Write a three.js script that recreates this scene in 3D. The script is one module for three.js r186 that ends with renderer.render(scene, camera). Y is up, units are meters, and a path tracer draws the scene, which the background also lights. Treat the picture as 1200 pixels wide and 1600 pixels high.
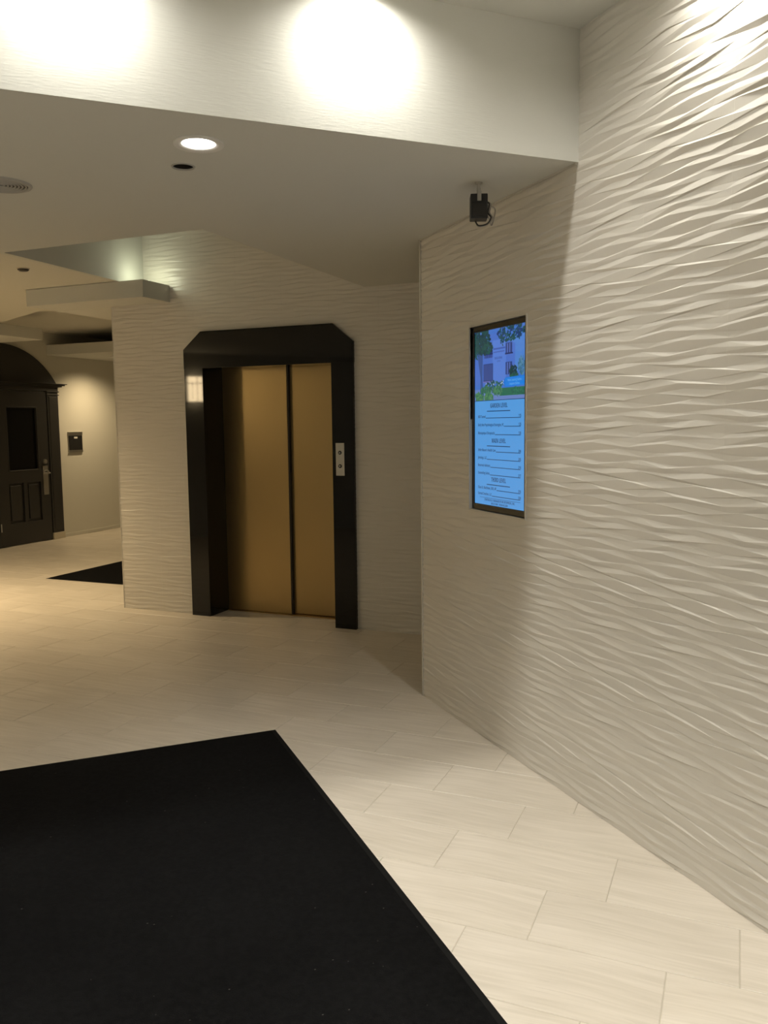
import * as THREE from 'three';
import { mergeGeometries, toCreasedNormals } from 'three/addons/utils/BufferGeometryUtils.js';
import { RoundedBoxGeometry } from 'three/addons/geometries/RoundedBoxGeometry.js';
import { RectAreaLightUniformsLib } from 'three/addons/lights/RectAreaLightUniformsLib.js';

// ------------------------------------------------------------------ camera, exposure, light levels
const scene = new THREE.Scene();
scene.background = new THREE.Color(0x000000);
const camera = new THREE.PerspectiveCamera(62.53, 0.75, 0.05, 60);
const RAD = Math.PI / 180;
camera.position.set(0, 1.62, 0);
camera.rotation.order = 'YXZ';
camera.rotation.set(-5.95 * RAD, -22.2 * RAD, -0.636 * RAD);
scene.add(camera);

const renderer = new THREE.WebGLRenderer({ antialias: true });
renderer.toneMapping = THREE.LinearToneMapping;
renderer.toneMappingExposure = 1.29;
renderer.shadowMap.enabled = true;
renderer.shadowMap.type = THREE.PCFSoftShadowMap;
RectAreaLightUniformsLib.init();

const FRONT_LAMP = new THREE.Color().setRGB(1.0, 0.96, 0.865);   // neutral white lamps of the entrance bay
const WARM_LAMP = new THREE.Color().setRGB(1.0, 0.76, 0.44);    // warmer lamps of the lift lobby
const COVE_LAMP = new THREE.Color().setRGB(0.97, 1.0, 0.72);    // greenish cove strips
const I_WASH = 2.9, I_BAY = 15.5, I_SOFFIT = 4.0, I_LOBBY = 31.0, I_HALL = 6.5, L_SCONCE = 11;

// ------------------------------------------------------------------ measures (metres)
const S2 = Math.SQRT1_2;
const XR = 2.069;            // tiled wall on the right
const ZE = -4.46;            // its free end
const ZF = -2.953;           // fascia
const HS = 2.658;            // soffit underside
const HC = 3.165;            // entrance bay ceiling
const QE = 5.985;            // lift wall, depth along its normal
const BD = 9.216;            // far wall with the arched door
const BC = 5.06;             // free end of the lift wall
const HP = 2.80;             // lobby ceiling
// lobby frame: b runs left along the lift wall, q runs into it
const lw = (b, y, q) => new THREE.Vector3((q - b) * S2, y, -(b + q) * S2);
const LOBBY = -Math.PI / 4, FAR = Math.PI / 4;

function rng(seed) { let a = seed >>> 0; return () => { a = (a + 0x6D2B79F5) | 0; let t = Math.imul(a ^ (a >>> 15), 1 | a); t = (t + Math.imul(t ^ (t >>> 7), 61 | t)) ^ t; return ((t ^ (t >>> 14)) >>> 0) / 4294967296; }; }

// ------------------------------------------------------------------ helpers
const taken = {};
function numbered(n) { if (!(n in taken)) { taken[n] = 0; return n; } taken[n]++; return n + '_' + String(taken[n]).padStart(3, '0'); }
function shade(o) { o.castShadow = true; o.receiveShadow = true; return o; }
function mesh(name, geo, mat, parent) { const m = shade(new THREE.Mesh(geo, mat)); m.name = name; if (parent) parent.add(m); return m; }
function thing(name, label, category, pos, turn = 0, group) {
  const g = new THREE.Group(); g.name = numbered(name); g.userData = { label, category }; if (group) g.userData.group = group;
  if (pos) g.position.copy(pos); g.rotation.y = turn; scene.add(g); return g;
}
function structure(name, label, category, turn = 0) {
  const g = new THREE.Group(); g.name = name; g.userData = { kind: 'structure', label, category }; g.rotation.y = turn; scene.add(g); return g;
}
const V = (x, y, z) => new THREE.Vector3(x, y, z);
function box(x0, x1, y0, y1, z0, z1) { const g = new THREE.BoxGeometry(Math.abs(x1 - x0), Math.abs(y1 - y0), Math.abs(z1 - z0)); g.translate((x0 + x1) / 2, (y0 + y1) / 2, (z0 + z1) / 2); return g; }
function rbox(x0, x1, y0, y1, z0, z1, r = 0.003, s = 2) { const g = new RoundedBoxGeometry(Math.abs(x1 - x0), Math.abs(y1 - y0), Math.abs(z1 - z0), s, r); g.translate((x0 + x1) / 2, (y0 + y1) / 2, (z0 + z1) / 2); return g; }
function merge(list) { return mergeGeometries(list.map(g => { const n = g.index ? g.toNonIndexed() : g; for (const k of Object.keys(n.attributes)) if (!['position', 'normal', 'uv'].includes(k)) n.deleteAttribute(k); return n; })); }
function tube(pts, r, seg = 24, rad = 8) { return new THREE.TubeGeometry(new THREE.CatmullRomCurve3(pts), seg, r, rad, false); }
// extruded horizontal plate from [x, z] outline and round holes
function plate(outline, y0, y1, holes = []) {
  const s = new THREE.Shape(); outline.forEach(([x, z], i) => i ? s.lineTo(x, -z) : s.moveTo(x, -z)); s.closePath();
  for (const [x, z, r] of holes) { const h = new THREE.Path(); h.absarc(x, -z, r, 0, Math.PI * 2, true); s.holes.push(h); }
  const g = new THREE.ExtrudeGeometry(s, { depth: y1 - y0, bevelEnabled: false, curveSegments: 32 });
  g.rotateX(-Math.PI / 2); g.translate(0, y0, 0); return g;
}

// ------------------------------------------------------------------ textures
function dataTex(w, h, f, srgb, rep) {
  const d = new Uint8Array(w * h * 4);
  for (let j = 0; j < h; j++) for (let i = 0; i < w; i++) { const c = f(i, j); const k = (j * w + i) * 4; d[k] = c[0]; d[k + 1] = c[1]; d[k + 2] = c[2]; d[k + 3] = 255; }
  const t = new THREE.DataTexture(d, w, h); t.wrapS = t.wrapT = THREE.RepeatWrapping; t.magFilter = THREE.LinearFilter; t.minFilter = THREE.LinearMipmapLinearFilter; t.generateMipmaps = true;
  if (srgb) t.colorSpace = THREE.SRGBColorSpace; if (rep) t.repeat.set(rep[0], rep[1]); t.needsUpdate = true; return t;
}
// tiling value noise
function noise2(seed, nx, ny) {
  const r = rng(seed), g = new Float32Array(nx * ny).map(() => r());
  return (u, v) => { const x = ((u % 1) + 1) % 1 * nx, y = ((v % 1) + 1) % 1 * ny; const i = Math.floor(x), j = Math.floor(y); let fx = x - i, fy = y - j; fx = fx * fx * (3 - 2 * fx); fy = fy * fy * (3 - 2 * fy);
    const a = g[(j % ny) * nx + i % nx], b = g[(j % ny) * nx + (i + 1) % nx], c = g[((j + 1) % ny) * nx + i % nx], d = g[((j + 1) % ny) * nx + (i + 1) % nx];
    return (a * (1 - fx) + b * fx) * (1 - fy) + (c * (1 - fx) + d * fx) * fy; };
}
const cl = v => Math.max(0, Math.min(255, v));
const fA = noise2(11, 5, 60), fB = noise2(12, 9, 150), fC = noise2(13, 6, 7), fD = noise2(14, 14, 300);
const stoneMap = dataTex(1024, 1024, (i, j) => { const u = i / 1024, v = j / 1024; const w = v + 0.006 * Math.sin(u * 12.566);
  const s = (fA(u, w) - .5) * 9 + (fB(u, w) - .5) * 9 + (fD(u, w) - .5) * 7 + (fC(u, v) - .5) * 9; const dk = fB(u, w + .31) > .93 ? -7 : 0;
  return [cl(221 + s + dk), cl(212 + s * 1.02 + dk), cl(199 + s * 1.1 + dk)]; }, true);
const pA = noise2(21, 64, 64), pB = noise2(22, 7, 7), pC = noise2(23, 256, 256);
const paintBump = dataTex(512, 512, (i, j) => { const c = cl(128 + (pC(i / 512, j / 512) - .5) * 120 + (pA(i / 512, j / 512) - .5) * 60); return [c, c, c]; }, false, [1, 1]);
const brushed = dataTex(512, 512, (() => { const n = noise2(31, 400, 3), m = noise2(32, 90, 2); return (i, j) => { const c = cl(150 + (n(i / 512, j / 512) - .5) * 80 + (m(i / 512, j / 512) - .5) * 50); return [c, c, c]; }; })(), false, [3, 1]);
const mr = rng(5); const mN = noise2(41, 8, 8), mM = noise2(42, 200, 200);
const lint = new Set(); for (let k = 0; k < 90; k++) { const a = Math.floor(mr() * 1024), b = Math.floor(mr() * 1024); lint.add(a + b * 1024); if (mr() > .6) lint.add(a + 1 + b * 1024); }
const matMap = dataTex(1024, 1024, (i, j) => { const v = 15 + (mN(i / 1024, j / 1024) - .5) * 6 + (mM(i / 1024, j / 1024) - .5) * 8; if (lint.has(i + j * 1024)) return [120, 118, 112]; return [cl(v), cl(v), cl(v + 1)]; }, true, [0.4, 0.4]);
const matBump = dataTex(512, 512, (i, j) => { const c = cl(128 + (mM(i / 512 * 1, j / 512) - .5) * 200); return [c, c, c]; }, false, [4, 4]);
const granite = dataTex(512, 512, (() => { const n = noise2(51, 200, 200), m = noise2(52, 60, 60); return (i, j) => { let v = 13 + (m(i / 512, j / 512) - .5) * 8; if (n(i / 512, j / 512) > .86) v += 14; return [cl(v), cl(v), cl(v)]; }; })(), true, [2, 2]);

// ------------------------------------------------------------------ materials
const std = o => new THREE.MeshPhysicalMaterial(o);
const lin = (r, g, b) => new THREE.Color().setRGB(r, g, b);
const M = {
  tile: std({ color: lin(.69, .66, .605), roughness: .34 }),
  paint: std({ color: lin(.62, .62, .575), roughness: .75, bumpMap: paintBump, bumpScale: .0004 }),
  farPaint: std({ color: lin(.66, .645, .575), roughness: .75, bumpMap: paintBump, bumpScale: .0004 }),
  grout: std({ color: lin(.50, .46, .38), roughness: .9 }),
  granite: std({ map: granite, roughness: .045, specularIntensity: .8 }),
  brass: std({ color: lin(.43, .315, .15), metalness: 1, roughness: .34, roughnessMap: null, bumpMap: brushed, bumpScale: .00012 }),
  darkMetal: std({ color: lin(.05, .045, .04), metalness: .8, roughness: .45 }),
  steel: std({ color: lin(.52, .51, .48), metalness: 1, roughness: .38 }),
  edgeTrim: std({ color: lin(.62, .60, .55), metalness: .3, roughness: .4 }),
  blackWood: std({ color: lin(.030, .029, .027), roughness: .42 }),
  blackGlass: std({ color: lin(.005, .005, .005), roughness: .3, specularIntensity: .5 }),
  blackPlastic: std({ color: lin(.012, .012, .013), roughness: .4 }),
  gloss: std({ color: lin(.008, .007, .007), roughness: .1 }),
  white: std({ color: lin(.72, .71, .68), roughness: .5 }),
  cable: std({ color: lin(.42, .40, .37), roughness: .5 }),
  mat: std({ map: matMap, bumpMap: matBump, bumpScale: .002, roughness: 1, specularIntensity: .2 }),
  matEdge: std({ color: lin(.006, .006, .006), roughness: .9, specularIntensity: .3 }),
  plinth: std({ color: lin(.55, .50, .40), roughness: .5 }),
  grille: std({ color: lin(.42, .41, .38), roughness: .55 }),
  plaque: std({ color: lin(.02, .02, .02), roughness: .3 }),
  canInside: std({ color: lin(.30, .29, .27), roughness: .4, metalness: .5 }),
};
const glow = (c, k) => new THREE.MeshStandardMaterial({ color: 0x111111, emissive: c, emissiveIntensity: k, roughness: .6 });
const STONE = []; for (let k = 0; k < 4; k++) { const t = 1 + [-.02, .012, 0, .022][k]; STONE.push(std({ map: stoneMap, color: lin(t * .93, t * .93, t * .925), roughness: .36 })); }

// ------------------------------------------------------------------ wave-relief wall tiles
const TW = 0.42, TH = 0.395, NR = 11, WH = 0.0066;
const waveTris = (() => {
  // long flat slivers between zigzag crest and valley lines, repeating every tile
  const r = rng(407), P = TH / NR, N = 2 * NR, lines = [];
  for (let k = 0; k < N; k++) { const crest = k % 2, ph = (k % 4 < 2 ? .0 : .25) + (r() - .5) * .16, kn = [];
    for (let j = 0; j < 2; j++) kn.push({ u: (ph + j * .5 + (r() - .5) * .1) * TW, y: (j ? 1 : -1) * (k % 3 === 1 ? -1 : 1) * P * (.10 + .22 * r()), h: crest ? (j ^ (k >> 1 & 1) ? 1 - .2 * r() : .22 + .33 * r()) : .32 * r() });
    lines.push(kn); }
  const row = k => { const L = lines[((k % N) + N) % N], out = []; for (let t = -1; t <= 2; t++) for (const q of L) out.push([q.u + t * TW, k * P / 2 + (((k % 2) + 2) % 2 ? .10 * P : 0) + q.y, q.h * WH + .0015]); return out.sort((m, n) => m[0] - n[0]); };
  const tris = [];
  for (let k = -3; k <= N + 2; k++) { const a = row(k), b = row(k + 1); let i = 0, j = 0; while (i < a.length - 1 || j < b.length - 1) { const goA = j >= b.length - 1 || (i < a.length - 1 && a[i + 1][0] <= b[j + 1][0]); if (goA) { tris.push([a[i], a[i + 1], b[j]]); i++; } else { tris.push([a[i], b[j + 1], b[j]]); j++; } } }
  return tris;
})();
function clipPoly(poly, ax, v, keepLess) {
  const out = []; for (let i = 0; i < poly.length; i++) { const a = poly[i], b = poly[(i + 1) % poly.length]; const ia = keepLess ? a[ax] <= v + 1e-9 : a[ax] >= v - 1e-9, ib = keepLess ? b[ax] <= v + 1e-9 : b[ax] >= v - 1e-9;
    if (ia) out.push(a); if (ia !== ib) { const t = (v - a[ax]) / (b[ax] - a[ax]); out.push([a[0] + (b[0] - a[0]) * t, a[1] + (b[1] - a[1]) * t, a[2] + (b[2] - a[2]) * t]); } }
  return out;
}
const tileCache = {};
// tile piece covering the local rectangles (u0,u1,v0,v1), height along +z, with its cut edges closed down to z = 0
function tileGeo(rects) {
  const key = rects.map(q => q.map(v => v.toFixed(4)).join()).join(';'); if (tileCache[key]) return tileCache[key];
  const pos = [];
  for (const [u0, u1, v0, v1] of rects) {
    const edges = new Map(), kk = p => p.map(v => Math.round(v * 1e6)).join();
    for (const t of waveTris) { let p = clipPoly(t, 0, u0, false); if (p.length > 2) p = clipPoly(p, 0, u1, true); if (p.length > 2) p = clipPoly(p, 1, v0, false); if (p.length > 2) p = clipPoly(p, 1, v1, true); if (p.length < 3) continue;
      for (let i = 1; i < p.length - 1; i++) pos.push(...p[0], ...p[i], ...p[i + 1]);
      for (let i = 0; i < p.length; i++) { const a = p[i], b = p[(i + 1) % p.length]; const on = (ax, v) => Math.abs(a[ax] - v) < 1e-7 && Math.abs(b[ax] - v) < 1e-7; if (on(0, u0) || on(0, u1) || on(1, v0) || on(1, v1)) edges.set(kk(a) + '|' + kk(b), [a, b]); } }
    for (const [a, b] of edges.values()) { const a0 = [a[0], a[1], 0], b0 = [b[0], b[1], 0]; pos.push(...a, ...a0, ...b0, ...a, ...b0, ...b); }
  }
  let g = new THREE.BufferGeometry(); g.setAttribute('position', new THREE.Float32BufferAttribute(pos, 3));
  g = toCreasedNormals(g, 0.05);
  const n = g.attributes.position.count, uv = new Float32Array(n * 2); for (let i = 0; i < n; i++) { uv[2 * i] = g.attributes.position.getX(i); uv[2 * i + 1] = g.attributes.position.getY(i); } g.setAttribute('uv', new THREE.BufferAttribute(uv, 2));
  return tileCache[key] = g;
}
// cover [U0,U1]x[V0,V1] of a wall with tiles on the grid (uo, vo), leaving a hole; put(mesh,u,v)
function tileWall(parent, U0, U1, V0, V1, uo, vo, hole, put) {
  const J = .0001;
  for (let j = Math.floor((V0 - vo) / TH); vo + j * TH < V1 - 1e-6; j++) for (let i = Math.floor((U0 - uo) / TW); uo + i * TW < U1 - 1e-6; i++) {
    const u = uo + i * TW, v = vo + j * TH;
    const a0 = Math.max(U0 - u, J), a1 = Math.min(U1 - u, TW - J), b0 = Math.max(V0 - v, J), b1 = Math.min(V1 - v, TH - J); if (a1 - a0 < .004 || b1 - b0 < .004) continue;
    let rects = [[a0, a1, b0, b1]];
    if (hole) { const h0 = hole[0] - u, h1 = hole[1] - u, g0 = hole[2] - v, g1 = hole[3] - v;
      if (h0 < a1 && h1 > a0 && g0 < b1 && g1 > b0) { rects = []; const m0 = Math.max(a0, h0), m1 = Math.min(a1, h1);
        if (h0 > a0 + .002) rects.push([a0, h0, b0, b1]); if (h1 < a1 - .002) rects.push([h1, a1, b0, b1]);
        if (g0 > b0 + .002) rects.push([m0, m1, b0, g0]); if (g1 < b1 - .002) rects.push([m0, m1, g1, b1]); } }
    if (!rects.length) continue;
    const m = mesh('tile', tileGeo(rects), M.tile, parent); put(m, u, v);
  }
}

// ------------------------------------------------------------------ SETTING: right wall
const TV = { z0: -3.872, z1: -3.333, y0: 1.178, y1: 2.102 };
{
  const w = structure('wall_right', 'long white wall of wave relief tiles on the right', 'wall');
  // masonry core with the niche of the display
  const X1 = XR + .25;
  mesh('core', merge([box(XR, X1, 0, TV.y0, ZE, 3.2), box(XR, X1, TV.y1, HC + .05, ZE, 3.2), box(XR, X1, TV.y0, TV.y1, ZE, TV.z0), box(XR, X1, TV.y0, TV.y1, TV.z1, 3.2), box(XR + .1, X1, TV.y0, TV.y1, TV.z0, TV.z1)]), M.paint, w);
  tileWall(w, ZE, 3.0, 0, HC, -2.548 - 5 * TW, 0, [TV.z0, TV.z1, TV.y0, TV.y1], (m, u, v) => { m.rotation.y = -Math.PI / 2; m.position.set(XR, v, u); });
  mesh('edge_trim', merge([box(XR - .011, XR + .02, 0, HS, ZE - .012, ZE)]), M.edgeTrim, w);
  const t = .007; mesh('niche_trim', merge([box(XR - .010, XR + .05, TV.y0 - t, TV.y1 + t, TV.z1, TV.z1 + t), box(XR - .010, XR + .05, TV.y0 - t, TV.y1 + t, TV.z0 - t, TV.z0), box(XR - .010, XR + .05, TV.y0 - t, TV.y0, TV.z0, TV.z1), box(XR - .010, XR + .05, TV.y1, TV.y1 + t, TV.z0, TV.z1)]), M.edgeTrim, w);
}
// return of the right wall behind its free end
{
  const w = structure('wall_return', 'plain painted return wall behind the tiled wall end', 'wall');
  mesh('plaster', box(XR + .25, 4.3, 0, HS, ZE, ZE + .25), M.paint, w);
}
// ------------------------------------------------------------------ lift wall
const EL = { b0: 2.75, b1: 4.305, top: 2.396, i0: 2.932, i1: 4.118, itop: 2.10, ch: .172, cv: .142, qf: QE - .035, qd: 6.235 };
{
  const w = structure('wall_back', 'wave tiled wall around the black framed lift', 'wall', LOBBY);
  const h0 = -EL.i1 - .04, h1 = -EL.i0 + .04, H1 = 3.34, ht = EL.itop + .04;
  mesh('core', merge([box(-BC, h0, 0, HS, -QE - .3, -QE), box(-4.71, h0, HS, H1, -QE - .3, -QE), box(h1, -.3, 0, H1, -QE - .3, -QE), box(h0, h1, ht, H1, -QE - .3, -QE)]), M.paint, w);
  tileWall(w, -BC, -.3, 0, HS, -BC, 0, [h0 - .03, h1 + .03, -.1, ht + .03], (m, u, v) => { m.position.set(u, v, -QE); m.scale.z = .7; });
  tileWall(w, -4.71, -2.655, HS + .002, 3.3, -BC, 0, null, (m, u, v) => { m.position.set(u, v, -QE); m.scale.z = .7; });
  mesh('edge_trim', box(-BC - .006, -BC, 0, HS, -QE - .3, -QE + .005), M.tile, w);
}
{
  const w = structure('wall_hall', 'plain painted wall of the rear hall behind the lift', 'wall', LOBBY);
  mesh('plaster', box(-BC, -BC + .15, 0, 3.1, -13.2, -QE - .3), M.farPaint, w);
}
{
  const w = structure('wall_far', 'pale painted wall beside the dark arched door', 'wall', FAR);
  mesh('plaster', box(1.5, 13.4, 0, 3.35, -BD - .15, -BD), M.farPaint, w);
}
{
  const w = structure('wall_end', 'painted wall closing the rear hall', 'wall', LOBBY);
  mesh('plaster', box(-BD, -BC, 0, 3.35, -13.2, -13.05), M.farPaint, w);
}
{
  const w = structure('wall_left', 'painted wall left of the entrance bay', 'wall');
  mesh('plaster', box(-4.15, -4, 0, 3.35, -9.6, 3.2), M.paint, w);
}
{
  // glazed entrance front, dark outside
  const w = structure('wall_front', 'dark glazed entrance front with metal mullions', 'wall');
  mesh('lintel', box(-4.15, XR + .25, 2.75, 3.35, 3.05, 3.2), M.paint, w);
  mesh('glazing', box(-4.15, XR + .25, 0, 2.75, 3.12, 3.2), M.blackGlass, w);
  for (let k = 0; k < 7; k++) { const x = -4 + k * .98; mesh('mullion', rbox(x, x + .06, 0, 2.75, 3.06, 3.12, .004), M.darkMetal, w); }
  mesh('transom', rbox(-4, XR, 2.1, 2.16, 3.06, 3.12, .004), M.darkMetal, w);
}

// ------------------------------------------------------------------ lamp positions
const WASH_F = [-2.72, -1.76, -0.80, 0.16, 1.12], WASH_R = [-2.10, -1.10, -0.10, 0.90, 1.90];
const WD = .10, WASH_R_D = .11;
const BAY = [[.55, -.3], [.55, 1.6], [-1.7, -.2], [-1.7, 1.6], [-3.2, .7]];
const SOF = [[.604, -3.252]]; const EYE = [.595, -3.553]; const SPK = [-.092, -4.07];
const LOB = [[-1.35, -6.6], [-1.2, -8.6], [-2.7, -7.9]];

// ------------------------------------------------------------------ ceilings
{
  const c = structure('ceiling', 'white flat ceiling of the entrance bay', 'ceiling');
  const holes = [...WASH_F.map(x => [x, ZF + WD, .042]), ...WASH_R.map(z => [XR - WASH_R_D, z, .042]), ...BAY.map(([x, z]) => [x, z, .075])];
  mesh('plaster', plate([[-4.15, 3.2], [XR + .25, 3.2], [XR + .25, ZF], [-4.15, ZF]], HC, HC + .03, holes), M.paint, c);
  mesh('slab', box(-4.15, XR + .25, HC + .14, HC + .2, ZF - .1, 3.2), M.paint, c);
}
{
  const c = structure('ceiling_soffit', 'grey lowered soffit with a white lit fascia', 'ceiling');
  const P = (b, q) => { const v = lw(b, 0, q); return [v.x, v.z]; };
  const far = P(BD + .02, 3.875), cor = P(2.655, 3.875), cor2 = P(2.655, QE + .05), rt = P(.2, QE + .05);
  mesh('underside', plate([[-4.05, ZF - .03], [XR, ZF - .03], [4.3, ZF - .03], rt, cor2, cor, far, [-4.05, far[1]]], HS, HS + .025, [...SOF.map(([x, z]) => [x, z, .064]), [EYE[0], EYE[1], .042]]), M.paint, c);
  mesh('fascia', box(-4.05, XR + .2, HS, HC + .1, ZF - .03, ZF), M.paint, c);
  const r1 = box(-BD, -2.655, HS + .026, 3.34, -3.875, -3.845); r1.rotateY(LOBBY);
  const r2 = box(-2.655, -2.625, HS + .026, 3.34, -QE, -3.875); r2.rotateY(LOBBY);
  mesh('rear_face', merge([r1, r2]), M.paint, c);
  // flat roof over the dropped soffit keeps the void closed
  mesh('slab', plate([[-4.05, ZF - .03], [4.3, ZF - .03], rt, cor2, cor, far, [-4.05, far[1]]], 3.34, 3.38), M.paint, c);
  const tr = box(XR - .012, XR - .004, HS - .007, HS, ZE, ZF - .01); mesh('wall_bead', tr, M.edgeTrim, c);
}
{
  const c = structure('ceiling_lobby', 'stepped cream ceiling of the lift lobby', 'ceiling', LOBBY);
  const PL = (b, q) => [-b, -q];
  const lob = LOB.map(([x, z]) => [x * S2 + z * S2, -x * S2 + z * S2, .072]);
  // raised pocket in front of the lift
  mesh('pocket_ceiling', box(-4.75, -2.655, 3.3, 3.34, -QE - .05, -3.84), M.paint, c);
  mesh('pocket_side', plate([PL(4.58, 3.845), PL(4.71, QE), PL(4.76, QE), PL(4.63, 3.845)], HP, 3.3), M.paint, c);
  // lobby ceiling up to the darker rear recess
  mesh('flat', plate([PL(4.63, 3.845), PL(4.76, QE), PL(4.76, 5.99), PL(5.0, 6.0), PL(6.62, 6.67), PL(7.62, 7.15), PL(9.3, 7.95), PL(9.3, 3.845)], HP, HP + .03, lob), M.farPaint, c);
  mesh('flat_roof', plate([PL(4.63, 3.845), PL(4.76, QE), PL(4.76, 5.99), PL(5.0, 6.0), PL(6.62, 6.67), PL(7.62, 7.15), PL(9.3, 7.95), PL(9.3, 3.845)], HP + .2, HP + .23), M.farPaint, c);
  mesh('recess_side', plate([PL(5.0, 6.05), PL(6.62, 6.72), PL(7.62, 7.2), PL(9.3, 8.0), PL(9.3, 7.95), PL(7.62, 7.15), PL(6.62, 6.67), PL(5.0, 6.0)], HP, 3.02), M.farPaint, c);
  mesh('recess_ceiling', plate([PL(4.9, 5.95), PL(4.9, 13.2), PL(9.3, 13.2), PL(9.3, 7.95), PL(7.62, 7.15), PL(6.62, 6.67), PL(5.0, 6.0)], 2.98, 3.02), M.farPaint, c);
}
// floating cove ledges
{
  const t = structure('trim_1', 'floating cove ledge above the lift wall corner', 'ledge', LOBBY);
  mesh('ledge', merge([rbox(-5.68, -4.445, HS, HP - .002, -QE, -5.635, .004), box(-5.68, -BC, HS, HP - .002, -9.0, -QE)]), M.paint, t);
}
{
  const t = structure('trim_2', 'floating cove ledge over the arched door', 'ledge', LOBBY);
  mesh('ledge', rbox(-BD, -7.66, HS, HP - .01, -7.82, -4.2, .004), M.paint, t);
}
{
  const t = structure('trim_3', 'floating cove ledge across the rear hall', 'ledge', LOBBY);
  mesh('ledge', rbox(-BD, -BC, HS, HS + .145, -11.2, -9.47, .004), M.paint, t);
}

// ------------------------------------------------------------------ floor
const BIG = { x0: -.75, x1: 1.1, z0: -4.265, z1: .8 };
const SML = { b0: 5.25, b1: 6.857, q0: 6.865, q1: 8.75 };
{
  const f = structure('floor', 'cream stone plank floor laid on the diagonal', 'floor', LOBBY);
  const PB = .6185, PQ = .3055, JW = .0026;
  const bed = plate([[-4.1, 3.15], [4.3, 3.15], [4.3, -4.3], [3.9, -4.55], [1.0, -7.4], [5.9, -12.6], [2.85, -15.8], [-4.1, -9.2]], -.06, -.0022); bed.rotateY(-LOBBY);
  mesh('grout_bed', bed, M.grout, f);
  const r = rng(31); const variants = [];
  for (let k = 0; k < 10; k++) {
    const w = PB - JW, d = PQ - JW, c = .0016, y1 = 0, y0 = -.0016, yb = -.01; const u0 = r(), v0 = r();
    const ring = (i, y) => [[-w / 2 + i, y, -d / 2 + i], [-w / 2 + i, y, d / 2 - i], [w / 2 - i, y, d / 2 - i], [w / 2 - i, y, -d / 2 + i]];
    const A = ring(c, y1), B = ring(0, y0), C = ring(0, yb), pos = [], uv = [];
    const quad = (...q) => { for (const i of [0, 1, 2, 0, 2, 3]) { pos.push(...q[i]); uv.push(u0 + q[i][0] / 1.3, v0 + q[i][2] / 1.3); } };
    quad(...A); for (let i = 0; i < 4; i++) { const j = (i + 1) % 4; quad(A[j], A[i], B[i], B[j]); quad(B[j], B[i], C[i], C[j]); }
    const g = new THREE.BufferGeometry(); g.setAttribute('position', new THREE.Float32BufferAttribute(pos, 3)); g.setAttribute('uv', new THREE.Float32BufferAttribute(uv, 2)); g.computeVertexNormals(); variants.push(g);
  }
  camera.updateMatrixWorld(true); camera.updateProjectionMatrix();
  const inside = (x, z) => x > -4.1 && x < 4 && z < 3.1 && (-(x + z) * S2) < BD + .1 && !(x > XR + .25 && z > ZE + .1);
  const list = [];
  for (let row = -24; row < 37; row++) { const q0 = 2.475 + row * PQ, off = -.05 - .2 * row; const o = ((off % PB) + PB) % PB;
    for (let k = -12; k < 18; k++) { const b0 = o + k * PB, cb = b0 + PB / 2, cq = q0 + PQ / 2; const p = lw(cb, 0, cq);
      if (!inside(p.x, p.z)) continue; if (cq > QE + .35 && cb < BC - .1) continue; if (cq > 13.2 || cb < .1 && cq > QE + .2) continue;
      const s = p.clone().project(camera), depth = p.clone().applyMatrix4(camera.matrixWorldInverse).z;
      const vis = depth < -.3 && Math.abs(s.x) < 1.15 && Math.abs(s.y) < 1.2 && !(p.x > BIG.x0 + .35 && p.x < BIG.x1 - .35 && p.z > BIG.z0 + .35 && p.z < BIG.z1) && !(p.x > XR - .02 && p.z > ZE);
      list.push({ cb, cq, d: vis ? -depth : 100 + Math.abs(depth) }); } }
  list.sort((a, b) => a.d - b.d);
  const rest = [];
  list.forEach((t, i) => { const vr = Math.floor(r() * variants.length), ms = Math.floor(r() * STONE.length);
    if (i < 300 && t.d < 90) { const m = mesh('floor_tile', variants[vr], STONE[ms], f); m.position.set(-t.cb, 0, -t.cq); }
    else { const g = variants[vr].clone(); g.translate(-t.cb, 0, -t.cq); rest.push(g); } });
  const m = mesh('floor_tile_field', mergeGeometries(rest), STONE[2], f); m.userData.kind = 'stuff';
}

// ------------------------------------------------------------------ lamps
function can(name, label, group, pos, r, k, color, I, o = {}) {
  const g = thing(name, label, 'ceiling light', pos, 0, group); const R = r * (o.rim || 1.25);
  const pts = [[r * .98, .002], [r, -.003], [R * .80, -.0045], [R * .97, -.007], [R, -.004], [R, 0]].map(p => new THREE.Vector2(...p));
  mesh('trim_ring', new THREE.LatheGeometry(pts, 40), M.white, g);
  mesh('housing', new THREE.LatheGeometry([[r * .98, .001], [r * .95, .09], [.001, .09]].map(p => new THREE.Vector2(...p)), 32), M.canInside, g);
  const l = o.lens ?? .012; mesh('lens', new THREE.LatheGeometry([[.0005, l - .006], [r * .5, l - .004], [r * .90, l], [r * .93, l + .006]].map(p => new THREE.Vector2(...p)), 32), glow(color, k), g);
  const s = new THREE.SpotLight(color, I, 0, o.angle ?? 1.2, o.pen ?? .7, 2); s.position.set(0, l - .016, 0); s.target.position.set(o.tx || 0, -2, o.tz || 0); s.castShadow = true; s.shadow.radius = o.soft ?? 2; s.shadow.mapSize.set(1024, 1024); s.shadow.bias = -.0005; g.add(s); g.add(s.target);
  return g;
}
const ORD = ['first', 'second', 'third', 'fourth', 'fifth'];
WASH_F.slice().reverse().forEach((x, i) => can('wall_washer', `small recessed lamp close over the white fascia, ${ORD[i]} from the right wall`, 'lamps over the fascia', V(x, HC, ZF + WD), .042, 8, FRONT_LAMP, I_WASH, { angle: 1.4, pen: .9, soft: 1.6 }));
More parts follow.
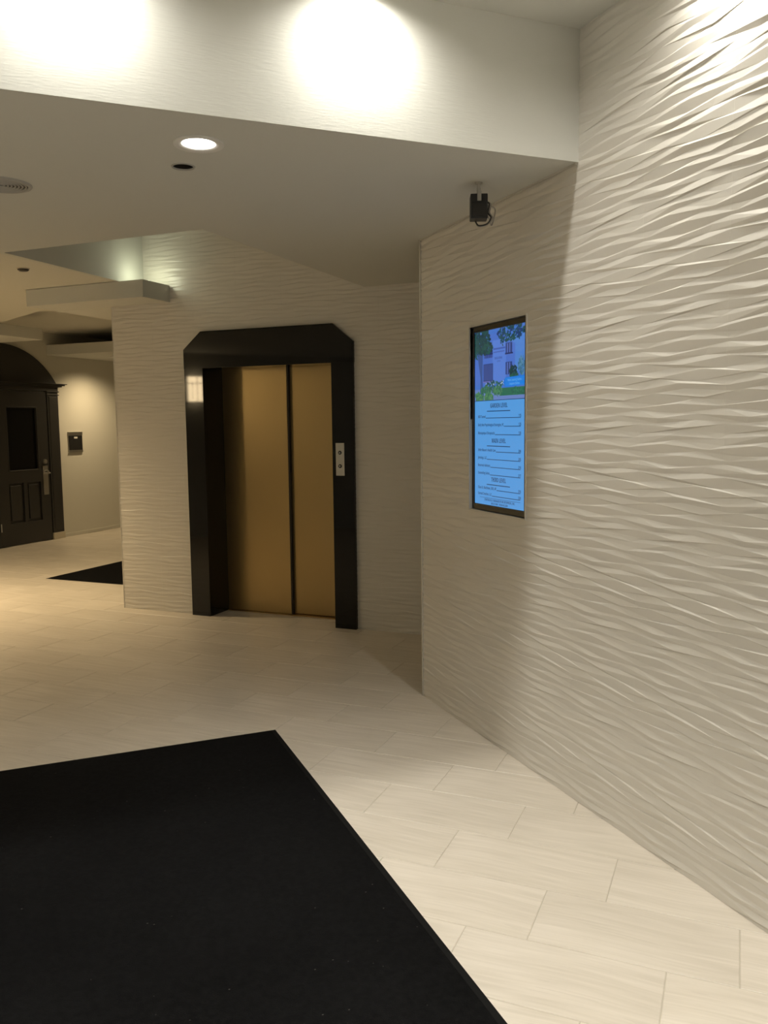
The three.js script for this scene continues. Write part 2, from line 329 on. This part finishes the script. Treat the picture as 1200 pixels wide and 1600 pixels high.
WASH_R.forEach((z, i) => can('wall_washer', `small recessed lamp close over the wave tiled wall, ${ORD[i]} from the fascia`, 'lamps over the tiled wall', V(XR - WASH_R_D, HC, z), .042, 8, FRONT_LAMP, I_WASH, { angle: 1.4, pen: .9, soft: 1.6 }));
BAY.forEach(([x, z], i) => can('recessed_downlight', `recessed ceiling downlight of the entrance bay, ${['first row behind the fascia, by the tiled wall', 'second row, by the tiled wall', 'first row behind the fascia, mid room', 'second row, mid room', 'alone by the left wall'][i]}`, 'entrance bay downlights', V(x, HC, z), .075, 8, FRONT_LAMP, I_BAY, { soft: 3, angle: .95, pen: 1 }));
SOF.forEach(([x, z]) => can('recessed_downlight', 'lit round downlight in the grey soffit', null, V(x, HS, z), .064, 14, FRONT_LAMP, I_SOFFIT, { soft: 3, lens: .006, rim: 1.46, angle: .8, pen: 1 }));
LOB.forEach(([x, z], i) => can('recessed_downlight', `warm recessed downlight in the lobby ceiling, ${['nearest the fascia', 'deepest in the lobby', 'nearest the left wall'][i]}`, 'lobby downlights', V(x, HP, z), .072, 8, WARM_LAMP, I_LOBBY, { soft: 3 }));
{ // lamp under the rear ledge washing the far wall
  const p = lw(BD - .62, HS, 10.15); can('wall_washer', 'small surface downlight under the rear hall ledge near the plaque', null, V(p.x, HS - .002, p.z), .05, 1.2, WARM_LAMP, I_HALL, { angle: 1.3, pen: 1, lens: .002 });
}
{ // wall sconce on the left wall, seen mirrored in the polished stone of the lift frame
  const g = thing('wall_sconce', 'rectangular frosted glass wall lamp on the left wall', 'wall lamp', V(-4, 1.955, -6.285), Math.PI / 2);
  mesh('back_plate', rbox(-.13, .13, 0, .39, 0, .015, .004), M.darkMetal, g);
  mesh('shade', rbox(-.105, .105, .015, .375, .0155, .09, .008), glow(WARM_LAMP, L_SCONCE), g);
  mesh('strap', merge([box(-.03, -.02, .0, .39, .1, .108), box(-.11, .11, .27, .28, .1, .108), box(.04, .047, .05, .30, .1, .108)]), M.darkMetal, g);
  const a = new THREE.RectAreaLight(WARM_LAMP, L_SCONCE, .20, .35); a.position.set(0, .195, .1); a.rotation.set(0, Math.PI, 0); g.add(a);
}
{ // cove strip on the ledge by the lift
  const g = thing('cove_lamp', 'short greenish strip lamp lying on the ledge by the lift', 'strip lamp', lw(4.56, HP - .001, 5.79), LOBBY);
  mesh('base', rbox(-.07, .07, 0, .005, -.03, .03, .001), M.white, g);
  mesh('tube', (() => { const c = new THREE.CapsuleGeometry(.005, .11, 6, 12); c.rotateZ(Math.PI / 2); c.translate(0, .0102, 0); return c; })(), glow(COVE_LAMP, 3), g);
  const p = new THREE.PointLight(COVE_LAMP, .075, 0, 2); p.position.set(.03, .06, 0); p.castShadow = true; p.shadow.radius = 2; g.add(p);
}

// ------------------------------------------------------------------ lift entrance
{
  const g = thing('elevator', 'brass two panel elevator with black polished stone surround', 'elevator', lw((EL.b0 + EL.b1) / 2, 0, QE), LOBBY);
  const cb = (EL.b0 + EL.b1) / 2, X = b => cb - b, Zq = q => QE - q;
  const hw = (EL.b1 - EL.b0) / 2, iw = (EL.i1 - EL.i0) / 2, zf = Zq(EL.qf), zb = Zq(EL.qd + .06);
  // header with cut corners, full depth
  const s = new THREE.Shape(); s.moveTo(-hw, EL.itop); s.lineTo(hw, EL.itop); s.lineTo(hw, EL.top - EL.cv); s.lineTo(hw - EL.ch, EL.top); s.lineTo(-hw + EL.ch, EL.top); s.lineTo(-hw, EL.top - EL.cv); s.closePath();
  const head = new THREE.ExtrudeGeometry(s, { depth: zf - Zq(QE) - .004, bevelEnabled: true, bevelThickness: .004, bevelSize: .003, bevelSegments: 2 });
  const planar = geo => { const p = geo.attributes.position, uv = geo.attributes.uv; for (let i = 0; i < p.count; i++) uv.setXY(i, p.getX(i) + p.getZ(i), p.getY(i)); return geo; };
  mesh('header', planar(merge([head, box(-iw - .002, iw + .002, EL.itop, EL.itop + .03, zb, 0)])), M.granite, g);
  for (const sd of [-1, 1]) { const x0 = sd * iw, x1 = sd * hw; mesh('stile', planar(merge([rbox(x0, x1, 0, EL.itop + .003, 0, zf - .0005, .002), box(x0, x0 + sd * .038, 0, EL.itop - .0002, zb, 0)])), M.granite, g); }
  const seam = X(3.49), zd = Zq(EL.qd);
  mesh('door_panel', rbox(-iw, seam, .008, EL.itop + .01, zd - .03, zd, .002), M.brass, g);
  mesh('door_panel', rbox(seam + .012, iw, .010, EL.itop + .01, zd - .065, zd - .035, .002), M.brass, g);
  mesh('meeting_edge', merge([box(seam, seam + .013, .008, EL.itop, zd - .036, zd - .004)]), M.darkMetal, g);
  mesh('sill', rbox(-iw, iw, -.001, .006, zb, zd + .02, .001), M.brass, g);
  mesh('shaft_back', box(-iw, iw, 0, EL.itop, zd - .10, zd - .09), M.darkMetal, g);
}
{
  const g = thing('call_button_panel', 'steel call panel with two buttons on the black stone', 'call panel', lw(2.866, 1.222, EL.qf), LOBBY);
  mesh('face_plate', rbox(-.037, .037, 0, .255, 0, .006, .002), M.steel, g);
  for (const [y, up] of [[.18, 1], [.075, -1]]) {
    const ring = new THREE.TorusGeometry(.0125, .003, 8, 24); ring.translate(0, y, .007); const b = mesh('button', (() => { const c = new THREE.CylinderGeometry(.0125, .0125, .006, 24); c.rotateX(Math.PI / 2); c.translate(0, y, .008); return c; })(), M.blackPlastic, g);
    mesh('bezel', ring, M.darkMetal, b);
    const s = new THREE.Shape(); s.moveTo(-.0065, y - .005 * up); s.lineTo(.0065, y - .005 * up); s.lineTo(0, y + .007 * up); s.closePath(); mesh('arrow', new THREE.ExtrudeGeometry(s, { depth: .001, bevelEnabled: false }).translate(0, 0, .011), M.white, b);
  }
}

// ------------------------------------------------------------------ directory display
{
  const W = TV.z1 - TV.z0 - .006, H = TV.y1 - TV.y0 - .006;
  const g = thing('directory_display', 'tall lit screen listing building levels in the tiled wall', 'display', V(XR + .008, TV.y0 + .003, (TV.z0 + TV.z1) / 2), -Math.PI / 2);
  const bz = .026, SW = W - 2 * bz, SH = H - bz - .030;
  mesh('casing', box(-W / 2, W / 2, 0, H, -.06, -.006), M.blackPlastic, g);
  mesh('bezel', merge([rbox(-W / 2, W / 2, 0, .030, -.006, .004, .002), rbox(-W / 2, W / 2, H - bz, H, -.006, .004, .002), rbox(-W / 2, -W / 2 + bz, .029, H - bz + .001, -.006, .004, .002), rbox(W / 2 - bz, W / 2, .029, H - bz + .001, -.006, .004, .002)]), M.gloss, g);
  const cv = document.createElement('canvas'); cv.width = 640; cv.height = 1120; const c = cv.getContext('2d'); const k = 640, R = rng(9);
  // photograph in the upper part of the screen
  const PH = 445; c.fillStyle = '#4f86dc'; c.fillRect(0, 0, k, PH);
  let gr; c.fillStyle = '#5f9ae6'; c.fillRect(420, 60, 220, 220);
  c.fillStyle = '#5a84dc'; c.beginPath(); c.moveTo(0, 40); c.lineTo(330, 20); c.lineTo(520, 110); c.lineTo(520, 340); c.lineTo(0, 340); c.fill();
  c.fillStyle = '#6894ea'; c.fillRect(240, 70, 170, 260);
  c.fillStyle = '#4d68b8'; c.fillRect(250, 120, 150, 10); c.fillRect(250, 142, 140, 6);
  c.fillStyle = '#2b3f82'; c.fillRect(130, 130, 110, 46); c.fillStyle = '#7d9be6'; for (let x = 140; x < 240; x += 22) c.fillRect(x, 150, 4, 26); c.fillStyle = '#1d2c5e'; c.fillRect(120, 146, 122, 10);
  c.fillStyle = '#33477f'; c.fillRect(118, 212, 128, 112); c.fillStyle = '#6378ba'; for (let x = 128; x < 240; x += 17) c.fillRect(x, 218, 5, 98); c.fillStyle = '#8a7fc4'; c.fillRect(112, 322, 140, 8);
  c.fillStyle = '#33477f'; c.fillRect(405, 100, 80, 66); c.fillRect(405, 216, 80, 76); c.fillStyle = '#7b95df'; c.fillRect(424, 104, 8, 60); c.fillRect(452, 104, 8, 60); c.fillRect(424, 220, 8, 70); c.fillRect(452, 220, 8, 70); c.fillStyle = '#1d2c5e'; c.fillRect(398, 160, 96, 9);
  c.fillStyle = '#40589f'; c.font = 'bold 20px sans-serif'; c.textAlign = 'center'; c.fillText('BUILDING', 315, 190); c.font = 'bold 13px sans-serif'; c.fillText('SUITES', 318, 208);
  const blot = (x, y, rx, ry, n, cols, sz) => { for (let i = 0; i < n; i++) { const a = R() * 6.283, d = Math.sqrt(R()); c.fillStyle = cols[Math.floor(R() * cols.length)]; c.beginPath(); c.ellipse(x + Math.cos(a) * d * rx, y + Math.sin(a) * d * ry, sz * (.5 + R()), sz * (.4 + R() * .6), R() * 3, 0, 6.283); c.fill(); } };
  c.fillStyle = '#7f98cf'; c.fillRect(0, 372, k, 73); c.fillStyle = '#2f7a4a'; c.fillRect(330, 372, 310, 48);
  c.fillStyle = '#45639c'; c.beginPath(); c.moveTo(70, 120); c.lineTo(112, 120); c.lineTo(104, 300); c.lineTo(120, 410); c.lineTo(72, 410); c.lineTo(78, 300); c.lineTo(30, 130); c.lineTo(46, 128); c.fill();
  blot(95, 60, 110, 80, 260, ['#173f3a', '#1d4d3e', '#25593f', '#14332f'], 13); blot(160, 110, 80, 40, 120, ['#1d4d3e', '#2a6245', '#14332f'], 10); blot(20, 110, 40, 70, 60, ['#1d4d3e', '#25593f'], 10);
  blot(470, 40, 170, 48, 150, ['#17433a', '#1f5a44', '#1b3c6e'], 10); blot(380, 70, 50, 40, 40, ['#1f4a5a', '#25593f'], 7); blot(600, 250, 40, 60, 90, ['#4e86a0', '#3e7a86', '#6aa0b0'], 9);
  blot(500, 275, 46, 34, 110, ['#143a34', '#1c4a36'], 8); blot(250, 352, 110, 26, 130, ['#2b5e45', '#3d7a49', '#cfd8ff', '#23503f'], 7); blot(400, 340, 60, 14, 60, ['#dfe6ff', '#3d7a49', '#2b5e45'], 5);
  blot(150, 382, 70, 26, 120, ['#3f8050', '#559252', '#2e6a46'], 9); blot(300, 386, 60, 28, 110, ['#4b8c52', '#5d9a55', '#2e6a46'], 9); blot(60, 420, 60, 26, 110, ['#4f9150', '#7cae55', '#3a7a46'], 9); blot(190, 425, 60, 22, 100, ['#4f9150', '#6fa655', '#3a7a46'], 9); blot(510, 305, 50, 16, 60, ['#2f7a4a', '#23583f'], 8); blot(560, 395, 90, 20, 80, ['#2f7a4a', '#3f8c52', '#266a44'], 9);
  c.fillStyle = '#1787ee'; c.beginPath(); c.moveTo(375, 338); c.lineTo(402, 310); c.lineTo(640, 304); c.lineTo(640, 362); c.lineTo(402, 368); c.closePath(); c.fill(); c.fillStyle = '#7cc0ff'; c.font = '19px sans-serif'; c.textAlign = 'left'; c.fillText('Now Leasing Suites', 432, 334); c.fillText('Inquire Online', 450, 357);
  c.fillStyle = 'rgba(10,60,170,.16)'; c.fillRect(0, 0, k, PH); c.fillStyle = '#1787ee'; c.fillRect(402, 311, 238, 52); c.fillStyle = '#7cc0ff'; c.fillText('Now Leasing Suites', 432, 334); c.fillText('Inquire Online', 450, 357);
  // list of tenants
  c.fillStyle = '#57a6ee'; c.fillRect(0, PH, k, 1120 - PH); c.fillStyle = '#173f74'; c.fillRect(0, PH - 2, k, 4);
  const ink = '#123a66'; const head = (t, y) => { c.save(); c.fillStyle = ink; c.textAlign = 'center'; c.translate(320, y); c.scale(.82, 1); c.font = 'bold 38px sans-serif'; c.fillText(t, 0, 0); c.restore(); c.fillStyle = ink; c.fillRect(165, y + 19, 300, 5); };
  const row = (t, n, y) => { c.save(); c.fillStyle = ink; c.translate(45, y); c.scale(.80, 1); c.font = 'bold 23px sans-serif'; c.textAlign = 'left'; c.fillText(t, 0, 0); const w = c.measureText(t).width * .8; c.restore(); c.fillStyle = ink; c.fillRect(49 + w, y - 1, 545 - w - 4, 4); c.save(); c.font = 'bold 23px sans-serif'; c.textAlign = 'right'; c.translate(596, y - 3); c.scale(.82, 1); c.fillText(n, 0, 0); c.restore(); };
  head('GARDEN LEVEL', 492); row('MSF Tunnel', '115', 556); row('Early Best Psychological Strategies, PC', '125', 609); row('Massapequa Chiropractic', '130', 662);
  head('MAIN LEVEL', 715); row("Seller Mason's Health Care", '204', 772); row('Jennings, LLC', '205', 822); row('Reservoir Advisors', '210', 872); row('Counseling Suites', '217', 922);
  head('THIRD LEVEL', 965); row('Clara St. Matthews, DDS, AP', '310', 1018); row('Conrad Creative, LLC', '330', 1060 - 2);
  c.fillStyle = ink; c.fillRect(70, 1073, 520, 2); c.textAlign = 'center'; c.save(); c.translate(330, 1094); c.scale(.82, 1); c.font = 'bold 19px sans-serif'; c.fillText('STRATEGICALLY MANAGED BY MR ENTERPRISES, INC.', 0, 0); c.restore(); c.save(); c.translate(330, 1114); c.scale(.82, 1); c.font = 'bold 18px sans-serif'; c.fillText('248.527.3600 | 100.08.48.22208', 0, 0); c.restore();
  const tx = new THREE.CanvasTexture(cv); tx.colorSpace = THREE.SRGBColorSpace; tx.anisotropy = 8;
  const sm = std({ color: 0x050505, emissive: 0xffffff, emissiveMap: tx, emissiveIntensity: .62, roughness: .08 });
  const sg = new THREE.PlaneGeometry(SW, SH); const scr = mesh('screen', (() => { const b = box(-SW / 2, SW / 2, .030, .030 + SH, -.006, -.0015); return b; })(), M.gloss, g);
  sg.translate(0, .030 + SH / 2, 0); mesh('picture', sg, sm, scr);
}

// ------------------------------------------------------------------ small device hanging from the soffit
{
  const g = thing('ceiling_sensor', 'small black box on a metal bracket under the soffit', 'sensor', V(1.826, HS, -3.346), -24 * RAD);
  mesh('ceiling_plate', (() => { const c = new THREE.CylinderGeometry(.016, .016, .006, 20); c.translate(0, -.003, 0); return c; })(), M.steel, g);
  mesh('rod', merge([new THREE.CylinderGeometry(.0065, .0065, .05, 12).translate(0, -.028, 0), new THREE.CylinderGeometry(.009, .009, .012, 8).translate(0, -.030, 0)]), M.steel, g);
  mesh('bracket', merge([rbox(-.009, .009, -.085, -.045, .0355, .0395, .001), rbox(-.009, .009, -.050, -.046, -.01, .039, .001)]), M.steel, g);
  mesh('body', rbox(-.037, .037, -.158, -.054, -.035, .035, .004), M.blackPlastic, g);
  mesh('lens_face', rbox(-.030, .030, -.15, -.09, .0345, .037, .001), M.gloss, g);
  const loop = (o, s) => tube([V(.036, -.075, -.02), V(.055 * s, -.085, -.03 + o), V(.050 * s, -.12, -.03), V(.062 * s, -.150, -.01 + o), V(.035, -.178, o), V(0, -.182, -.01 + o), V(-.012, -.160, -.02)], .0033, 40);
  mesh('cable', loop(0, 1), M.cable, g); mesh('cable', loop(.014, .86), M.blackPlastic, g);
  mesh('cable', tube([V(.040, -.09, -.03), V(.075, -.10, -.05), V(.070, -.145, -.06), V(.06, -.17, -.05), V(.05, -.15, -.03), V(.037, -.13, -.02)], .003, 36), M.cable, g);
}
// ------------------------------------------------------------------ other soffit fittings
{
  const g = thing('recessed_eyeball', 'small dark unlit recessed fitting behind the lit downlight', 'ceiling fitting', V(EYE[0], HS, EYE[1]));
  mesh('trim_ring', new THREE.LatheGeometry([[.040, .002], [.041, -.003], [.046, -.004], [.048, 0]].map(p => new THREE.Vector2(...p)), 36), M.grille, g);
  mesh('housing', new THREE.LatheGeometry([[.041, 0], [.040, .07], [.0005, .07]].map(p => new THREE.Vector2(...p)), 32), M.darkMetal, g);
  mesh('lamp', new THREE.LatheGeometry([[.0005, .030], [.014, .032], [.022, .042], [.022, .065]].map(p => new THREE.Vector2(...p)), 24), M.canInside, g);
}
{
  const g = thing('ceiling_speaker', 'round slotted ceiling speaker grille in the grey soffit', 'speaker', V(SPK[0], HS, SPK[1]));
  mesh('frame', new THREE.LatheGeometry([[.108, -.002], [.110, -.008], [.122, -.007], [.126, 0]].map(p => new THREE.Vector2(...p)), 48), M.grille, g);
  mesh('cone', new THREE.CylinderGeometry(.11, .11, .002, 40).translate(0, -.0012, 0), M.darkMetal, g);
  for (let k = 0; k < 7; k++) { const r0 = .012 + k * .0142; mesh('grille_ring', new THREE.LatheGeometry([[r0, -.0025], [r0 + .001, -.0065], [r0 + .0055, -.0065], [r0 + .0065, -.0025]].map(p => new THREE.Vector2(...p)), 40), M.grille, g); }
}
{
  const p = lw(5.77 * .88, 0, 5.71 * .87); const g = thing('smoke_detector', 'small dark round detector on the cream lobby ceiling', 'detector', V(-.037, HP, -6.943));
  mesh('base', new THREE.LatheGeometry([[.0005, -.008], [.044, -.008], [.047, 0]].map(p => new THREE.Vector2(...p)), 32), M.plinth, g);
  mesh('cover', new THREE.LatheGeometry([[.0005, -.022], [.030, -.021], [.040, -.014], [.041, -.008]].map(p => new THREE.Vector2(...p)), 32), M.darkMetal, g);
}

// ------------------------------------------------------------------ arched door in the far wall (local x = q, local z = towards the lobby)
{
  const d = structure('door_1', 'dark panelled door under an arched head', 'door', FAR);
  const z = -BD; const C = 8.62, L0 = 8.45, L1 = 9.375, J1 = 9.60, J0 = 2 * C - J1, HD = 2.13;
  // leaf: stiles and rails around a glazed light and two lower panels
  const leafZ0 = z + .002, leafZ1 = z + .034;
  const leaf = (x0, x1, nm, win, pans) => {
    const cuts = [[win[0], win[1], 1.02, 1.92], ...pans.map(p => [p[0], p[1], .31, .865])];
    const s = new THREE.Shape(); s.moveTo(x0, .012); s.lineTo(x1, .012); s.lineTo(x1, HD); s.lineTo(x0, HD); s.closePath();
    for (const q of cuts) { const h = new THREE.Path(); h.moveTo(q[0], q[2]); h.lineTo(q[0], q[3]); h.lineTo(q[1], q[3]); h.lineTo(q[1], q[2]); h.closePath(); s.holes.push(h); }
    const g = new THREE.ExtrudeGeometry(s, { depth: leafZ1 - leafZ0, bevelEnabled: true, bevelThickness: .004, bevelSize: .003, bevelSegments: 2 }); g.translate(0, 0, leafZ0);
    const lf = mesh(nm, g, M.blackWood, d);
    mesh('pane', box(win[0] - .01, win[1] + .01, 1.01, 1.93, leafZ0, leafZ0 + .008), M.blackGlass, lf);
    for (const q of pans) { mesh('panel', merge([box(q[0] - .01, q[1] + .01, .30, .875, leafZ0, leafZ0 + .01), rbox(q[0] + .035, q[1] - .035, .345, .83, leafZ0 + .005, leafZ0 + .026, .008)]), M.blackWood, lf); }
    mesh('glazing_bead', merge([rbox(win[0], win[0] + .02, 1.02, 1.92, leafZ0, leafZ1 + .008, .004), rbox(win[1] - .02, win[1], 1.02, 1.92, leafZ0, leafZ1 + .008, .004), rbox(win[0] + .02, win[1] - .02, 1.02, 1.04, leafZ0, leafZ1 + .008, .004), rbox(win[0] + .02, win[1] - .02, 1.90, 1.92, leafZ0, leafZ1 + .008, .004)]), M.blackWood, lf);
    return lf;
  };
  const lf = leaf(L0 + .004, L1 - .005, 'door_leaf', [8.63, 9.19], [[8.62, 8.885], [8.945, 9.20]]);
  leaf(J0 + .225, L0 - .004, 'side_leaf', [7.98, 8.33], [[7.98, 8.13], [8.18, 8.33]]);
  mesh('lock_plate', rbox(9.245, 9.335, .665, 1.08, leafZ1 + .004, leafZ1 + .012, .002), M.steel, lf);
  mesh('lever', merge([new THREE.CylinderGeometry(.022, .022, .05, 20).rotateX(Math.PI / 2).translate(9.29, .995, leafZ1 + .035), rbox(9.20, 9.335, .966, .984, leafZ1 + .045, leafZ1 + .06, .006)]), M.steel, lf);
  mesh('deadbolt', new THREE.CylinderGeometry(.03, .034, .03, 24).rotateX(Math.PI / 2).translate(9.285, 1.14, leafZ1 + .015), M.steel, lf);
  mesh('hinge', merge([new THREE.CylinderGeometry(.008, .008, .11, 10).translate(8.452, .27, leafZ1 + .008), new THREE.CylinderGeometry(.008, .008, .11, 10).translate(8.452, 1.85, leafZ1 + .008)]), M.steel, lf);
  // casings, frieze, cornice and arched head
  for (const [x0, x1] of [[L1 + .012, J1], [J0, J0 + .215]]) { mesh('casing', merge([rbox(x0, x1, .095, HD + .02, z, z + .045, .005), rbox(x0 + .03, x1 - .03, .14, HD - .06, z + .03, z + .052, .006)]), M.blackWood, d); mesh('plinth_block', rbox(x0 - .004, x1 + .006, 0, .095, z, z + .055, .004), M.plinth, d);
    mesh('capital', merge([rbox(x0 - .012, x1 + .012, 2.13, 2.145, z, z + .06, .004), rbox(x0 - .012, x1 + .012, 2.085, 2.098, z, z + .057, .004)]), M.blackWood, d); }
  mesh('jamb', merge([box(L1 + .0, L1 + .012, 0, HD + .01, z, z + .02), box(J0 + .215, J0 + .224, 0, HD + .01, z, z + .02)]), M.blackWood, d);
  mesh('frieze', rbox(J0, J1, HD + .012, 2.205, z, z + .05, .004), M.blackWood, d);
  mesh('cornice', merge([rbox(J0 - .05, J1 + .05, 2.205, 2.222, z, z + .085, .003), rbox(J0 - .085, J1 + .085, 2.222, 2.238, z, z + .11, .003), rbox(J0 - .11, J1 + .11, 2.240, 2.252, z, z + .13, .003)]), M.blackWood, d);
  const Rr = 1.185, yc = 2.757 - Rr, yb = 2.252, hw = Math.sqrt(Rr * Rr - (yb - yc) ** 2), a0 = Math.atan2(yb - yc, hw);
  const arc = (r, depth, z0) => { const s = new THREE.Shape(); const A = Math.asin(Math.min(1, (yb - yc) / r)); s.moveTo(C + r * Math.cos(A), yb); s.absarc(C, yc, r, A, Math.PI - A, false); s.closePath(); const g = new THREE.ExtrudeGeometry(s, { depth, bevelEnabled: true, bevelThickness: .006, bevelSize: .004, bevelSegments: 2, curveSegments: 48 }); g.translate(0, 0, z0); return g; };
  mesh('arched_head', merge([arc(Rr, .03, z), arc(Rr - .075, .012, z + .03)]), M.blackWood, d);
}
{
  const b = structure('baseboard_far', 'low stone skirting along the far wall', 'baseboard', FAR);
  mesh('skirting', rbox(9.615, 13.2, 0, .05, -BD, -BD + .012, .003), M.farPaint, b);
}
{
  const p = lw(BD, 1.25, 9.945); const g = thing('wall_plaque', 'small black plaque with silver bars beside the arched door', 'plaque', p, FAR);
  mesh('backing', rbox(-.145, .145, 0, .305, 0, .014, .003), M.steel, g);
  mesh('panel', rbox(-.137, .137, .035, .248, .013, .022, .002), M.plaque, g);
  mesh('header_bar', rbox(-.145, .145, .252, .305, .013, .022, .003), M.steel, g);
  mesh('footer_bar', rbox(-.145, .145, 0, .030, .013, .022, .003), M.steel, g);
  mesh('label_strip', rbox(-.035, .035, .205, .232, .021, .024, .001), M.white, g);
}

// ------------------------------------------------------------------ mats
function floorMat(label, pos, turn, w, d) {
  const g = thing('floor_mat', label, 'mat', pos, turn, 'black floor mats');
  const e = .028; const s = new THREE.Shape(); s.moveTo(-w / 2, -d / 2); s.lineTo(w / 2, -d / 2); s.lineTo(w / 2, d / 2); s.lineTo(-w / 2, d / 2); s.closePath();
  const rim = (i, y) => [[-w / 2 + i, y, -d / 2 + i], [-w / 2 + i, y, d / 2 - i], [w / 2 - i, y, d / 2 - i], [w / 2 - i, y, -d / 2 + i]];
  const A = rim(0, .0004), B = rim(.003, .003), Cc = rim(e, .005), pos3 = []; const quad = (...q) => { for (const i of [0, 1, 2, 0, 2, 3]) pos3.push(...q[i]); };
  for (let i = 0; i < 4; i++) { const j = (i + 1) % 4; quad(B[j], B[i], A[i], A[j]); quad(Cc[j], Cc[i], B[i], B[j]); } quad(...Cc);
  const geo = new THREE.BufferGeometry(); geo.setAttribute('position', new THREE.Float32BufferAttribute(pos3, 3)); geo.computeVertexNormals(); geo.setAttribute('uv', new THREE.Float32BufferAttribute(new Float32Array(pos3.length / 3 * 2), 2));
  mesh('rubber_border', geo, M.matEdge, g);
  const pile = rbox(-w / 2 + e, w / 2 - e, .004, .010, -d / 2 + e, d / 2 - e, .002); const p = pile.attributes.position, uv = pile.attributes.uv; for (let i = 0; i < p.count; i++) uv.setXY(i, p.getX(i), p.getZ(i));
  mesh('pile', pile, M.mat, g); return g;
}
floorMat('large black floor mat in the foreground', V((BIG.x0 + BIG.x1) / 2, 0, (BIG.z0 + BIG.z1) / 2), 0, BIG.x1 - BIG.x0, BIG.z1 - BIG.z0);
floorMat('black floor mat in the rear hall, partly behind the lift wall', lw((SML.b0 + SML.b1) / 2, 0, (SML.q0 + SML.q1) / 2), LOBBY, SML.b1 - SML.b0, SML.q1 - SML.q0);

renderer.render(scene, camera);
